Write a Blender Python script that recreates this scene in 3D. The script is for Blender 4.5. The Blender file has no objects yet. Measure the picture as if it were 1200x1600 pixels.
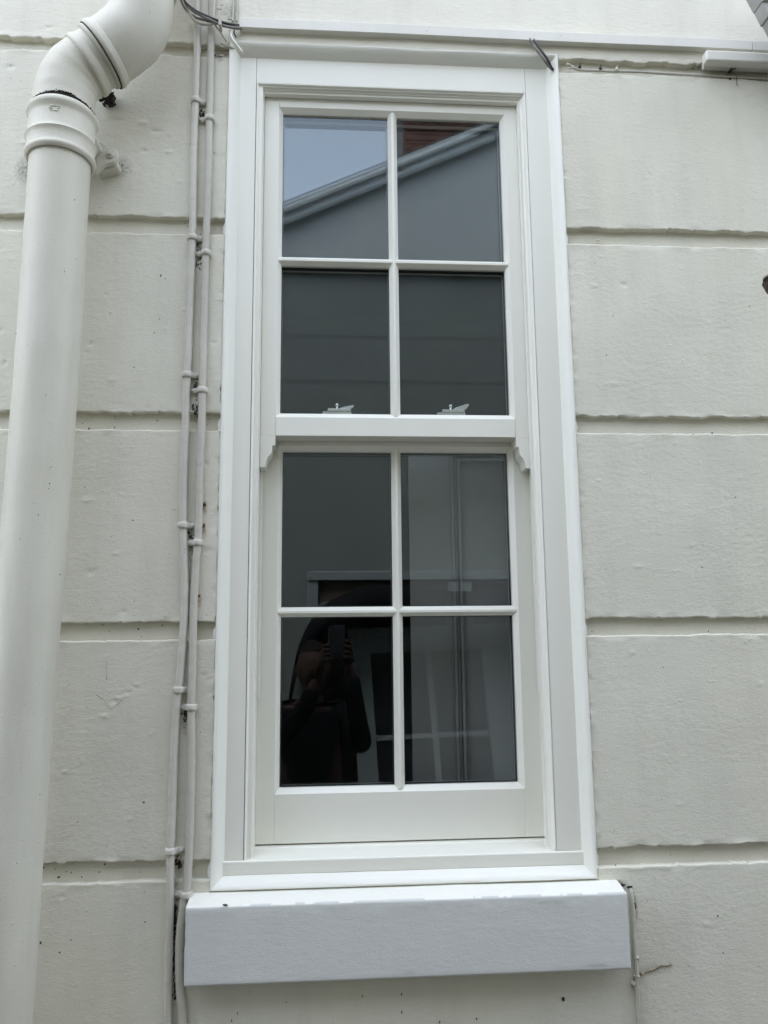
import bpy, bmesh, math, random
import numpy as np
from mathutils import Vector, Matrix, Quaternion
C = bpy.context.scene
col = C.collection
rnd = random.Random(7)

# ------------------------------------------------------------ camera, sky, sun, exposure
CAM = Vector((0.0, -1.585, 1.55))          # metres; wall face is y = 0, ground z = 0
YAW, PITCH, ROLL, FPX = 0.067797, 0.150885, -0.0098049, 1200.0
fwd = Vector((math.sin(YAW)*math.cos(PITCH), math.cos(YAW)*math.cos(PITCH), math.sin(PITCH)))
rt0 = Vector((math.cos(YAW), -math.sin(YAW), 0)); up0 = rt0.cross(fwd)
right = math.cos(ROLL)*rt0 + math.sin(ROLL)*up0
up = -math.sin(ROLL)*rt0 + math.cos(ROLL)*up0
cd = bpy.data.cameras.new('camera'); cam = bpy.data.objects.new('camera', cd); col.objects.link(cam)
cam.matrix_world = Matrix((
    (right.x, up.x, -fwd.x, CAM.x), (right.y, up.y, -fwd.y, CAM.y), (right.z, up.z, -fwd.z, CAM.z), (0, 0, 0, 1)))
cd.sensor_fit = 'VERTICAL'; cd.sensor_height = 36.0; cd.lens = 36.0*FPX/1600.0
cd.clip_start = 0.003; cd.clip_end = 500
C.camera = cam

SUN_EL, SUN_AZ = math.radians(62), math.radians(335)   # azimuth: clockwise from +y (north)
w = bpy.data.worlds.new('World'); C.world = w; w.use_nodes = True
nt = w.node_tree; bg = nt.nodes['Background']
sky = nt.nodes.new('ShaderNodeTexSky'); sky.sky_type = 'NISHITA'; sky.sun_disc = False
sky.sun_elevation = SUN_EL; sky.sun_rotation = SUN_AZ
sky.air_density = 1.0; sky.dust_density = 1.5; sky.ozone_density = 1.0
hs = nt.nodes.new('ShaderNodeHueSaturation'); hs.inputs['Saturation'].default_value = 0.42
nt.links.new(sky.outputs[0], hs.inputs['Color']); nt.links.new(hs.outputs[0], bg.inputs['Color'])
bg.inputs['Strength'].default_value = 0.15
sd = bpy.data.lights.new('sun', 'SUN'); sd.energy = 0.5; sd.angle = math.radians(40); sd.color = (1.0, 0.95, 0.86)
so = bpy.data.objects.new('sun', sd); col.objects.link(so)
sdir = Vector((math.sin(SUN_AZ)*math.cos(SUN_EL), math.cos(SUN_AZ)*math.cos(SUN_EL), math.sin(SUN_EL)))
so.rotation_euler = sdir.to_track_quat('Z', 'Y').to_euler()
C.view_settings.view_transform = 'Standard'; C.view_settings.look = 'None'
C.view_settings.gamma = 1.0; C.view_settings.use_curve_mapping = False
C.view_settings.exposure = 3.03
C.render.engine = 'CYCLES'
C.cycles.max_bounces = 12; C.cycles.diffuse_bounces = 6; C.cycles.glossy_bounces = 6; C.cycles.transparent_max_bounces = 24
C.cycles.caustics_reflective = False

# ------------------------------------------------------------ measuring helper
def at(px, py, y=0.0):
    """Place on the facade, at depth y, read off the photograph's 1200x1600 grid."""
    d = (px-600)*right - (py-800)*up + FPX*fwd
    k = (y - CAM.y)/d.y
    return Vector((CAM.x + d.x*k, y, CAM.z + d.z*k))

# ------------------------------------------------------------ noise
def _h(ix, iz, s):
    n = (ix.astype(np.int64)*374761393 + iz.astype(np.int64)*668265263 + s*1442695041) & 0xffffffff
    n = ((n ^ (n >> 13))*1274126177) & 0xffffffff
    return ((n ^ (n >> 16)) & 0xffff)/65535.0
def vn(x, z, s=0):
    x = np.asarray(x, float); z = np.asarray(z, float)
    ix = np.floor(x); iz = np.floor(z); fx = x-ix; fz = z-iz
    fx = fx*fx*fx*(fx*(fx*6-15)+10); fz = fz*fz*fz*(fz*(fz*6-15)+10)
    a = _h(ix, iz, s); b = _h(ix+1, iz, s); c = _h(ix, iz+1, s); d = _h(ix+1, iz+1, s)
    return ((a*(1-fx)+b*fx)*(1-fz) + (c*(1-fx)+d*fx)*fz)*2-1
def fbm(x, z, s=0, o=4):
    r = 0; a = 1.0; t = 0
    for i in range(o):
        r = r + a*vn(x*2**i+i*17.3, z*2**i+i*5.1, s+i); t += a; a *= .5
    return r/t

# ------------------------------------------------------------ object helpers
def tag(o, label=None, cat=None, group=None, kind=None):
    if label: o['label'] = label
    if cat: o['category'] = cat
    if group: o['group'] = group
    if kind: o['kind'] = kind
    return o
def empty(name, loc, label=None, cat=None, group=None):
    o = bpy.data.objects.new(name, None); col.objects.link(o); o.location = loc; o.empty_display_size = .05
    bpy.context.view_layer.update()
    return tag(o, label, cat, group)
def setparent(o, p):
    if p is not None:
        o.parent = p
        m = Matrix.Identity(4); q = p
        chain = []
        while q is not None: chain.append(q); q = q.parent
        for q in reversed(chain): m = m @ q.matrix_parent_inverse @ q.matrix_basis
        o.matrix_parent_inverse = m.inverted()
def link(name, me, mat, parent=None, smooth=False):
    o = bpy.data.objects.new(name, me); col.objects.link(o)
    if mat is not None and not me.materials: me.materials.append(mat)
    if smooth: me.polygons.foreach_set('use_smooth', [True]*len(me.polygons))
    setparent(o, parent); return o
def from_bm(name, bm, mat, parent=None, smooth=False, bevel=0, seg=2, angle=35):
    bmesh.ops.recalc_face_normals(bm, faces=bm.faces)
    me = bpy.data.meshes.new(name); bm.to_mesh(me); bm.free()
    o = link(name, me, mat, parent, smooth)
    if bevel:
        m = o.modifiers.new('bevel', 'BEVEL'); m.width = bevel; m.segments = seg; m.limit_method = 'ANGLE'; m.angle_limit = math.radians(angle)
        me.polygons.foreach_set('use_smooth', [True]*len(me.polygons))
        m.harden_normals = True
    return o
def add_box(bm, x0, x1, y0, y1, z0, z1):
    v = [bm.verts.new(p) for p in [(x0,y0,z0),(x1,y0,z0),(x1,y1,z0),(x0,y1,z0),(x0,y0,z1),(x1,y0,z1),(x1,y1,z1),(x0,y1,z1)]]
    for f in [(0,3,2,1),(4,5,6,7),(0,1,5,4),(1,2,6,5),(2,3,7,6),(3,0,4,7)]: bm.faces.new([v[i] for i in f])
def box(name, x0, x1, y0, y1, z0, z1, mat, parent=None, bevel=0):
    bm = bmesh.new(); add_box(bm, x0, x1, y0, y1, z0, z1); return from_bm(name, bm, mat, parent, bevel=bevel)
def add_prism(bm, pts, axis, a, b):
    """pts: closed polygon; axis 'x': pts=(y,z); 'z': pts=(x,y); 'y': pts=(x,z)"""
    def mk(p, t): return {'x': (t, p[0], p[1]), 'z': (p[0], p[1], t), 'y': (p[0], t, p[1])}[axis]
    A = [bm.verts.new(mk(p, a)) for p in pts]; B = [bm.verts.new(mk(p, b)) for p in pts]; n = len(pts)
    for i in range(n): bm.faces.new([A[i], A[(i+1) % n], B[(i+1) % n], B[i]])
    bm.faces.new(A[::-1]); bm.faces.new(B)
def prism(name, pts, axis, a, b, mat, parent=None, bevel=0, seg=2):
    bm = bmesh.new(); add_prism(bm, pts, axis, a, b); return from_bm(name, bm, mat, parent, bevel=bevel, seg=seg)
def grid_mesh(name, P, mat, parent=None, closed_u=False, closed_v=False, smooth=True):
    """P: (n,m,3) array"""
    n, m = P.shape[:2]
    idx = np.arange(n*m).reshape(n, m)
    if closed_u: idx = np.concatenate([idx, idx[:1]], 0)
    if closed_v: idx = np.concatenate([idx, idx[:, :1]], 1)
    q = np.stack([idx[:-1, :-1], idx[1:, :-1], idx[1:, 1:], idx[:-1, 1:]], -1).reshape(-1, 4)
    me = bpy.data.meshes.new(name)
    me.vertices.add(n*m); me.vertices.foreach_set('co', P.reshape(-1).astype(np.float32))
    me.loops.add(q.size); me.loops.foreach_set('vertex_index', q.reshape(-1).astype(np.int32))
    me.polygons.add(len(q)); me.polygons.foreach_set('loop_start', np.arange(0, q.size, 4, dtype=np.int32))
    me.polygons.foreach_set('loop_total', np.full(len(q), 4, dtype=np.int32))
    me.update(calc_edges=True); me.validate()
    o = link(name, me, mat, parent, smooth); return o, q
def catmull(pts, step):
    pts = [Vector(p) for p in pts]; out = []
    ext = [pts[0]*2-pts[1]] + pts + [pts[-1]*2-pts[-2]]
    for i in range(1, len(ext)-2):
        p0, p1, p2, p3 = ext[i-1:i+3]; n = max(1, int((p2-p1).length/step))
        for k in range(n):
            t = k/n
            out.append(.5*((2*p1)+(p2-p0)*t+(2*p0-5*p1+4*p2-p3)*t*t+(3*p1-p0-3*p2+p3)*t**3))
    out.append(pts[-1]); return out
def tube(name, pts, r, mat, parent=None, step=.006, seg=14, rough=0.0, seed=1, smooth_path=True, caps=True):
    """r: radius or list of (t,r) along the length"""
    path = catmull(pts, step) if smooth_path else [Vector(p) for p in pts]
    n = len(path); rings = []
    tans = [(path[min(i+1, n-1)]-path[max(i-1, 0)]).normalized() for i in range(n)]
    ref = Vector((0, -1, 0)) if abs(tans[0].y) < .9 else Vector((1, 0, 0))
    nrm = (ref - tans[0]*ref.dot(tans[0])).normalized()
    for i in range(n):
        if i: nrm = (nrm - tans[i]*nrm.dot(tans[i])).normalized()
        bn = tans[i].cross(nrm)
        rr = r(i/(n-1)) if callable(r) else r
        ring = []
        for k in range(seg):
            a = 2*math.pi*k/seg
            q = rr
            if rough: q += rough*float(vn(np.array(i*.45+seed*31.7), np.array(math.cos(a)*1.3+math.sin(a)*.7+5), seed))
            ring.append(path[i] + nrm*math.cos(a)*q + bn*math.sin(a)*q)
        rings.append(ring)
    if caps:
        rings = [[path[0]]*seg] + rings + [[path[-1]]*seg]
    P = np.array([[tuple(v) for v in ring] for ring in rings])
    return grid_mesh(name, P, mat, parent, closed_v=True)[0]

# ------------------------------------------------------------ materials
def new_mat(name):
    m = bpy.data.materials.new(name); m.use_nodes = True
    return m, m.node_tree, m.node_tree.nodes['Principled BSDF']
def ramp(t, src, stops):
    r = t.nodes.new('ShaderNodeValToRGB'); e = r.color_ramp.elements
    while len(e) < len(stops): e.new(.5)
    for el, (p, c) in zip(e, stops): el.position = p; el.color = (c[0], c[1], c[2], 1) if not isinstance(c, (int, float)) else (c, c, c, 1)
    t.links.new(src, r.inputs[0]); return r.outputs[0]
def noise(t, vec, scale, sc=(1, 1, 1), detail=4, rough=.55, off=(0, 0, 0)):
    mp = t.nodes.new('ShaderNodeMapping'); mp.inputs['Scale'].default_value = sc; mp.inputs['Location'].default_value = off
    t.links.new(vec, mp.inputs['Vector'])
    n = t.nodes.new('ShaderNodeTexNoise'); n.inputs['Scale'].default_value = scale; n.inputs['Detail'].default_value = detail; n.inputs['Roughness'].default_value = rough
    t.links.new(mp.outputs[0], n.inputs['Vector']); return n.outputs['Fac']
def mixc(t, fac, a, b, mode='MIX'):
    m = t.nodes.new('ShaderNodeMix'); m.data_type = 'RGBA'; m.blend_type = mode
    for k, v in ((0, fac), (6, a), (7, b)):
        if isinstance(v, bpy.types.NodeSocket): t.links.new(v, m.inputs[k])
        elif k == 0: m.inputs[0].default_value = v
        else: m.inputs[k].default_value = (v[0], v[1], v[2], 1)
    return m.outputs[2]
def math_n(t, op, a, b=None, clamp=False):
    m = t.nodes.new('ShaderNodeMath'); m.operation = op; m.use_clamp = clamp
    for k, v in ((0, a), (1, b)):
        if v is None: continue
        if isinstance(v, bpy.types.NodeSocket): t.links.new(v, m.inputs[k])
        else: m.inputs[k].default_value = v
    return m.outputs[0]
def bump(t, b, h, dist, strength=1.0, prev=None):
    n = t.nodes.new('ShaderNodeBump'); n.inputs['Distance'].default_value = dist; n.inputs['Strength'].default_value = strength
    t.links.new(h, n.inputs['Height'])
    if prev is not None: t.links.new(prev, n.inputs['Normal'])
    t.links.new(n.outputs[0], b.inputs['Normal']); return n.outputs[0]
def pos(t):
    g = t.nodes.new('ShaderNodeNewGeometry'); return g.outputs['Position']

def painted(name, base, alt, rough=.6, brush=(95, 95, 210), speck=.7, bdist=.0011, shade_stains=(), grime=.8, creases=True):
    m, t, b = new_mat(name); p = pos(t)
    big = noise(t, p, 3.2, detail=5); c = mixc(t, ramp(t, big, [(.35, 0), (.7, 1)]), base, alt)
    # faint vertical wash marks and yellowed patches
    w1 = noise(t, p, 1.0, (14, 14, 2.2), detail=5); c = mixc(t, math_n(t, 'MULTIPLY', ramp(t, w1, [(.48, 0), (.72, 1)]), .34*grime), c, tuple(x*.72 for x in base))
    y1 = noise(t, p, 2.3, (1, 1, .5), detail=3, off=(4, 0, 2)); c = mixc(t, math_n(t, 'MULTIPLY', ramp(t, y1, [(.52, 0), (.72, 1)]), .35*grime), c, (base[0]*.97, base[1]*.95, base[2]*.82))
    # small dark specks and chips
    s1 = noise(t, p, 150, (1, 1, 1.25), detail=2, rough=.5)
    area = ramp(t, noise(t, p, 7, detail=2, off=(9, 1, 3)), [(.42, 0), (.62, 1)])
    sp = math_n(t, 'MULTIPLY', ramp(t, s1, [(.70, 0), (.75, 1)]), math_n(t, 'MULTIPLY', area, speck))
    c = mixc(t, sp, c, (.13, .12, .10))
    for (sx, sz, rx, rz, amt, colr) in shade_stains:
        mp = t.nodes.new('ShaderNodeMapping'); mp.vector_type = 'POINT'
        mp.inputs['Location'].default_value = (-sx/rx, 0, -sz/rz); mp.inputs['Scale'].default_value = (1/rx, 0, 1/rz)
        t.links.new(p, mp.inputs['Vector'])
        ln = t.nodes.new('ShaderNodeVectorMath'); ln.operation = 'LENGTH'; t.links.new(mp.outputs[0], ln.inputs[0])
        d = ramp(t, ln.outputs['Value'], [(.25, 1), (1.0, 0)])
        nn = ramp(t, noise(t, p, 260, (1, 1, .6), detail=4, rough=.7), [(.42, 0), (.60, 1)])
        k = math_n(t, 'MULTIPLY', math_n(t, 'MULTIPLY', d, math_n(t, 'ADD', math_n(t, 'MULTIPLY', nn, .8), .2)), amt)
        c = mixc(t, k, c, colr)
    t.links.new(c, b.inputs['Base Color'])
    b.inputs['Roughness'].default_value = rough; b.inputs['Specular IOR Level'].default_value = .35
    h1 = noise(t, p, 1.0, brush, detail=5, rough=.6)
    h2 = noise(t, p, 330, (1, 1, 1.5), detail=3, rough=.6)
    n = bump(t, b, h1, bdist*.62, 1.0); n = bump(t, b, h2, bdist*.7, .9, n)
    if creases:
        cr = ramp(t, noise(t, p, 26, (1, 1, 1.4), detail=3, rough=.5, off=(3, 0, 8)), [(.66, 0), (.70, 1), (.74, .3)])
        n = bump(t, b, cr, bdist*.55, .6, n)
    return m

SHADE_DIRT = (.035, .032, .026)  # near-black, also paints in the deep shade below the conduit clips
cl_shade_stains = []  # stains and rust, plus shade painted on the wall below the clip lugs
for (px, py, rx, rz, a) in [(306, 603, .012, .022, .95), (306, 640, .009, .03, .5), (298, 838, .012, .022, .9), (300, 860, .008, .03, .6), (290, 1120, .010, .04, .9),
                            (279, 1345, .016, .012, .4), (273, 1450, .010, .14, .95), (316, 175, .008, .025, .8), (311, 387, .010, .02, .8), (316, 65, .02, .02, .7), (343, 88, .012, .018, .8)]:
    q = at(px, py, 0); cl_shade_stains.append((q.x, q.z, rx, rz, a, SHADE_DIRT))
for (px, py, rx, rz, a) in [(185, 262, .035, .03, .8), (42, 265, .03, .04, .8), (962, 1382, .03, .012, .8), (990, 1420, .010, .04, .7), (1020, 1515, .04, .012, .5), (992, 1535, .012, .02, .8), (360, 20, .03, .03, .6),
                            (870, 103, .02, .02, .6), (1143, 112, .015, .012, .7), (1085, 100, .04, .008, .5)]:
    q = at(px, py, 0); cl_shade_stains.append((q.x, q.z, rx, rz, a, (.06, .055, .045)))
for (px, py) in [(319, 790), (318, 825), (311, 934)]:
    q = at(px, py, 0); cl_shade_stains.append((q.x+.001, q.z-.006, .007, .018, .85, (.22, .11, .045)))
M_wall = painted('painted_render', (.665, .643, .545), (.595, .575, .485), shade_stains=cl_shade_stains)
M_band = painted('upper_band_paint', (.71, .685, .585), (.655, .63, .535), shade_stains=cl_shade_stains[-14:-3], speck=.35, brush=(40, 40, 170))
M_pipe = painted('pipe_paint', (.53, .51, .435), (.585, .565, .485), rough=.45, brush=(60, 60, 160), speck=.5, bdist=.0008, grime=1.1, creases=False)
M_cab = painted('cable_paint', (.56, .54, .475), (.46, .44, .38), rough=.55, brush=(160, 160, 120), speck=.9, bdist=.0007, grime=1.0, creases=False)
M_stone = painted('sill_paint', (.585, .59, .56), (.55, .555, .525), rough=.5, brush=(60, 60, 190), speck=.25, bdist=.0006, grime=.2, creases=False)
M_mastic = painted('mastic_paint', (.75, .745, .675), (.73, .725, .66), rough=.38, brush=(9, 9, 60), speck=.03, bdist=.0005, grime=.0, creases=False)

def gloss_paint(name, c, rough, bd=.0001):
    m, t, b = new_mat(name); p = pos(t)
    k = ramp(t, noise(t, p, 2.5, (1, 1, .5), detail=4), [(.3, 0), (.75, 1)])
    t.links.new(mixc(t, k, c, tuple(x*.955 for x in c)), b.inputs['Base Color'])
    t.links.new(ramp(t, noise(t, p, 30, (1, 1, .2)), [(.3, rough*.85), (.7, rough*1.2)]), b.inputs['Roughness'])
    bump(t, b, noise(t, p, 1, (420, 420, 22), detail=3), bd); return m
M_frame = gloss_paint('frame_paint', (.765, .755, .675), .33)
M_frameh = gloss_paint('frame_rail_paint', (.765, .755, .675), .33)
M_plast = painted('trunking_plastic', (.68, .665, .60), (.64, .625, .565), rough=.4, brush=(6, 6, 60), speck=.5, bdist=.0003, grime=.8, creases=False)
def simple(name, c, rough=.5, metal=0, spec=.5, var=.25, scale=40, bd=.0003):
    m, t, b = new_mat(name); p = pos(t)
    k = noise(t, p, scale, detail=4); t.links.new(mixc(t, ramp(t, k, [(.3, 0), (.7, 1)]), c, tuple(x*(1-var) for x in c)), b.inputs['Base Color'])
    b.inputs['Roughness'].default_value = rough; b.inputs['Metallic'].default_value = metal; b.inputs['Specular IOR Level'].default_value = spec
    if bd: bump(t, b, noise(t, p, scale*4), bd)
    return m
M_black = simple('black_cable_sheath', (.055, .052, .05), .5, var=.5)
M_grey = simple('weathered_cable_sheath', (.23, .21, .19), .6, var=.5, scale=90)
M_spacer = simple('black_spacer', (.008, .008, .009), .4, bd=0)
M_alu = simple('spacer_edge', (.35, .35, .35), .35, 1.0, bd=0)
M_chrome = simple('satin_chrome', (.80, .80, .80), .22, 1.0, var=.05, bd=0)
M_rust = simple('rust', (.20, .085, .03), .85, var=.6, scale=300, bd=.0008)
M_soil_shade = simple('dark_debris_and_shade', (.035, .028, .022), .95, var=.7, scale=250, bd=.001)
M_tan = simple('old_filler', (.42, .36, .27), .9, var=.5, scale=260, bd=.001)
M_brown = simple('bare_render', (.17, .13, .105), .95, var=.5, scale=260, bd=.0012)
M_hop = simple('grey_plastic', (.36, .355, .335), .6, var=.3, scale=12)
M_ground = simple('concrete', (.11, .11, .105), .9, var=.35, scale=6, bd=.003)
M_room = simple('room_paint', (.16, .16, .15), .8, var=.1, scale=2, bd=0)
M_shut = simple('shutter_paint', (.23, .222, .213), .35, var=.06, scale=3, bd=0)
M_opp = painted('opposite_render', (.145, .15, .137), (.13, .135, .122), speck=.2, brush=(30, 30, 90), bdist=.002)
M_gable = painted('gable_render', (.35, .36, .355), (.33, .34, .34), speck=.1, brush=(20, 20, 50), bdist=.002)
M_verge = simple('verge_paint', (.50, .52, .52), .5, var=.1, scale=5, bd=0)
M_slate = simple('slate', (.07, .075, .085), .6, var=.3, scale=8)
M_brick = simple('red_brick', (.115, .05, .035), .9, var=.5, scale=5)
M_mortar = simple('mortar', (.16, .15, .14), .95, var=.3)
M_darkrm = simple('dark_opening', (.02, .02, .02), .9, bd=0)
M_timber = simple('brown_timber', (.09, .06, .045), .6, var=.4, scale=8)
M_oppw = simple('old_white_paint', (.20, .21, .21), .5, var=.2, scale=9)
M_skin = simple('skin', (.050, .026, .019), .7, spec=.15, var=.12, scale=20, bd=0)
M_hair = simple('dark_hair', (.012, .008, .006), .8, spec=.1, var=.5, scale=90)
M_shirt = simple('black_cotton', (.007, .007, .008), .95, spec=.05, var=.3, scale=60)
M_jean = simple('dark_denim', (.03, .035, .055), .9, var=.3, scale=60)
M_phone = simple('phone_glass', (.02, .02, .025), .15, var=.1, bd=0)

def glass_mat(name, f0, tint):
    m = bpy.data.materials.new(name); m.use_nodes = True; t = m.node_tree; t.nodes.clear()
    o = t.nodes.new('ShaderNodeOutputMaterial'); ge = t.nodes.new('ShaderNodeNewGeometry'); dp_ = t.nodes.new('ShaderNodeVectorMath'); dp_.operation = 'DOT_PRODUCT'
    t.links.new(ge.outputs['Normal'], dp_.inputs[0]); t.links.new(ge.outputs['Incoming'], dp_.inputs[1])
    cs = math_n(t, 'SUBTRACT', 1.0, math_n(t, 'ABSOLUTE', dp_.outputs['Value']), clamp=True)
    fres = math_n(t, 'ADD', f0, math_n(t, 'MULTIPLY', math_n(t, 'POWER', cs, 5.0), 1-f0), clamp=True)
    g = t.nodes.new('ShaderNodeBsdfGlossy'); g.inputs['Roughness'].default_value = 0.0; g.inputs['Color'].default_value = (.83, .945, 1, 1)
    tr = t.nodes.new('ShaderNodeBsdfTransparent'); tr.inputs['Color'].default_value = tint
    mx = t.nodes.new('ShaderNodeMixShader')
    t.links.new(fres, mx.inputs[0]); t.links.new(tr.outputs[0], mx.inputs[1]); t.links.new(g.outputs[0], mx.inputs[2])
    t.links.new(mx.outputs[0], o.inputs[0]); return m
M_glass = glass_mat('window_glass', .070, (.93, .95, .945, 1))

# ------------------------------------------------------------ ground and our wall
bm = bmesh.new(); add_box(bm, -30, 30, -30, 30, -.3, 0); tag(from_bm('ground', bm, M_ground), kind='structure')

HX0, HX1, HZ0, HZ1 = -.2325, .5235, .98, 2.872
wall = None
bm = bmesh.new()
Y0, Y1 = .0145, .26
add_box(bm, -4.2, HX0, Y0, Y1, 0, 4.9); add_box(bm, HX1, 5.5, Y0, Y1, 0, 4.9)
add_box(bm, HX0, HX1, Y0, Y1, 0, HZ0); add_box(bm, HX0, HX1, Y0, Y1, HZ1, 4.9)
wall = from_bm('rendered_wall', bm, M_wall)
tag(wall, 'off-white painted render wall with deep horizontal grooves around the white window', 'wall')

def axis(a, b, va, vb, fine, edge0=True, edge1=True):
    """sample positions from a to b: fine inside va..vb, growing outside, clustered at both ends"""
    E = [0, .0004, .0010, .0018, .003, .0045]
    s = set()
    lo, hi = max(a, va), min(b, vb)
    if hi > lo: s |= set(np.linspace(lo, hi, max(2, int((hi-lo)/fine))).round(6))
    x, st = lo if hi > lo else (a if a > vb else b), fine
    x = min(max(lo, a), b)
    while x > a: st *= 1.35; x -= st; s.add(round(max(x, a), 6))
    x, st = max(min(hi, b), a), fine
    while x < b: st *= 1.35; x += st; s.add(round(min(x, b), 6))
    s = {v for v in s if a+.005 < v < b-.005}
    s |= {round(a+e, 6) for e in E} | {round(b-e, 6) for e in E}
    return np.array(sorted(s))
PITS = []
_r = random.Random(3)
for i in range(90):
    PITS.append((_r.uniform(-.75, -.25), _r.uniform(.8, 2.9), _r.uniform(.002, .006), _r.uniform(.6, 2.2), _r.choice([-1, -1, 1]), .0016))
for i in range(26):
    PITS.append((_r.uniform(.55, 1.05), _r.uniform(.8, 2.9), _r.uniform(.002, .005), _r.uniform(.6, 2.5), _r.choice([-1, 1, 1]), .0011))
q = at(975, 445); PITS.append((q.x, q.z, .005, 1.2, -1, .002))
q = at(195, 1085); 
for i in range(9): PITS.append((q.x+(i-4)*.006, q.z+(i-4)*.005+_r.uniform(-.004, .004), .0034, 1.8, -1 if i % 2 else 1, .0010))
HOLE = at(1209, 444)
BLK = [0]
def block(x0, x1, z0, z1, rag=(1, 1, 1, 1), mat=None, smoothness=1.0, hole=False, name='render_block', notch=False):
    """one course of the render: raised face with worn arrises; rag: left,right,bottom,top"""
    s = BLK[0] = BLK[0]+11
    xs = axis(x0, x1, -.80, 1.10, .0027); zs = axis(z0, z1, .79, 2.97, .0027)
    xs = np.concatenate([xs[:1], xs, xs[-1:]]); zs = np.concatenate([zs[:1], zs, zs[-1:]])
    X, Z = np.meshgrid(xs, zs, indexing='ij')
    R = .0032
    dl, dr, db, dt = X-x0, x1-X, Z-z0, z1-Z
    d = np.minimum(np.minimum(dl, dr), np.minimum(db, dt))
    dd = np.clip(R-d, 0, R); Y = R-np.sqrt(np.maximum(R*R-dd*dd, 0))
    # relief: broad undulation, brush drag, grain
    rel = .0016*fbm(X*5, Z*5, s, 3) + .00016*fbm(X*38, Z*150, s+3, 3) + .00022*fbm(X*150, Z*210, s+5, 2)*np.clip(fbm(X*9, Z*9, 77, 2)*1.5+1, .3, 1.7)
    # lumpy ridge near the arrises
    lump = .0012*vn(X*45, Z*70, s+8)*np.exp(-(d/.010)**2)
    Y = Y - (rel*smoothness) - lump
    for (cx, cz, r, el, sg, h) in PITS:
        if x0 < cx < x1 and z0 < cz < z1:
            q2 = ((X-cx)/(r*el))**2 + ((Z-cz)/r)**2 + .5*vn(X*160, Z*160, 5)
            Y -= sg*h*np.exp(-np.maximum(q2, 0))
    def edge(u, sd, amp): return 1.5*amp*(.0022*fbm(u*26, u*0+sd, sd, 4)+.0016*np.sign(vn(u*70, u*0, sd+2))*np.maximum(np.abs(vn(u*55, u*0, sd+4))-.45, 0)*2)
    f = .006
    Z = Z + edge(X, s+1, rag[3])*np.exp(-dt/f) + edge(X, s+20, rag[2])*np.exp(-db/f)
    X2 = X + edge(Z, s+2, rag[1])*np.exp(-dr/f) + edge(Z, s+30, rag[0])*np.exp(-dl/f)
    out = np.zeros_like(X, bool); out[0] = out[-1] = True; out[:, 0] = out[:, -1] = True
    Y[out] = .0205
    fm = None
    if hole:
        hd = np.sqrt((X2-HOLE.x)**2+((Z-HOLE.z)*.95)**2)+.005*fbm(X*70, Z*70, 4, 2)
        k = np.clip((.024-hd)/.003, 0, 1); Y = Y*(1-k)+.0092*k - .003*k*(1-k)
        fm = hd
    if notch == 2: Y = np.where((X > XL) & (X < XR) & (Z < 2.8735), .0210, Y)
    elif notch: Y = np.where((X > XL-.0005) & (X < XR+.0005) & (Z > .99), .0210, Y)
    P = np.stack([X2, Y, Z], -1)
    o, quads = grid_mesh(name, P, mat or M_wall, wall)
    if hole:
        o.data.materials.append(M_brown)
        v = fm.reshape(-1)[quads].mean(1); mi = (v < .0235).astype(np.int32)
        if len(mi) == len(o.data.polygons): o.data.polygons.foreach_set('material_index', mi)
    return o
ZG = [(1.113, 1.077), (1.567, 1.532), (2.002, 1.965), (2.441, 2.403), (2.862, 2.834)]   # grooves: upper lip, lower lip
XL, XR = -.2335, .5245
for i in range(4):
    zb, zt = ZG[i][0], ZG[i+1][1]
    if i == 3: block(-4.0, XL, zb, zt-.001, (1, .8, 1, 1)); block(XR, 5.4, zb, zt-.004, (.8, 1, 1.1, 1))
    else: block(-4.0, XL, zb, zt, (1, .8, .9, .6)); block(XR, 5.4, zb, zt, (.8, 1, 1.1, .5), hole=(i == 2))
block(-4.0, 5.4, .55, ZG[0][1], (1, 1, 1, .6), notch=True); block(-4.0, 5.4, .04, .515)
block(-4.0, 5.4, ZG[4][0]+.002, 4.88, (1, 1, 1.5, 1), M_band, smoothness=.9, notch=2)

# pipe stub end in the broken hole
o = tube('pipe_stub', [(HOLE.x+.003, .0095, HOLE.z-.002), (HOLE.x+.006, -.004, HOLE.z)], lambda t: .013, M_black, wall, seg=20, rough=.0)
# small fragments of building attached to the wall
def lump(name, c, r, mat, parent=None, seed=1, sc=(1, 1, 1)):
    bm = bmesh.new(); bmesh.ops.create_icosphere(bm, subdivisions=2, radius=1)
    g = random.Random(seed)
    for v in bm.verts:
        k = 1+g.uniform(-.3, .3); v.co = Vector((v.co.x*r*sc[0]*k+c[0], v.co.y*r*sc[1]*k+c[1], v.co.z*r*sc[2]*k+c[2]))
    return from_bm(name, bm, mat, parent, smooth=True)
for i, (px, py, r) in enumerate([(319, 788, .0032), (318, 821, .0030), (311, 931, .0022)]):
    q = at(px, py, -.002)
    o = lump('rusty_nail', q, r, M_rust, None, i+4, (1, .8, 1.3))
    tag(o, ['rusty nail head beside the right conduit, highest of three', 'rusty nail head just above the lower clip pair beside the right conduit', 'smallest rusty nail head, lowest beside the right conduit'][i], 'nail', 'rusty nails in the wall by the conduits')
for i, (px, py, r, mt) in enumerate([(960, 1380, .005, M_soil_shade), (972, 1383, .004, M_soil_shade), (984, 1386, .004, M_soil_shade), (950, 1378, .004, M_tan), (966, 1376, .003, M_tan)]):
    q = at(px, py, -.002); lump('loose_debris', q, r, mt, wall, i+40, (1.6, .6, .6))

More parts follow.
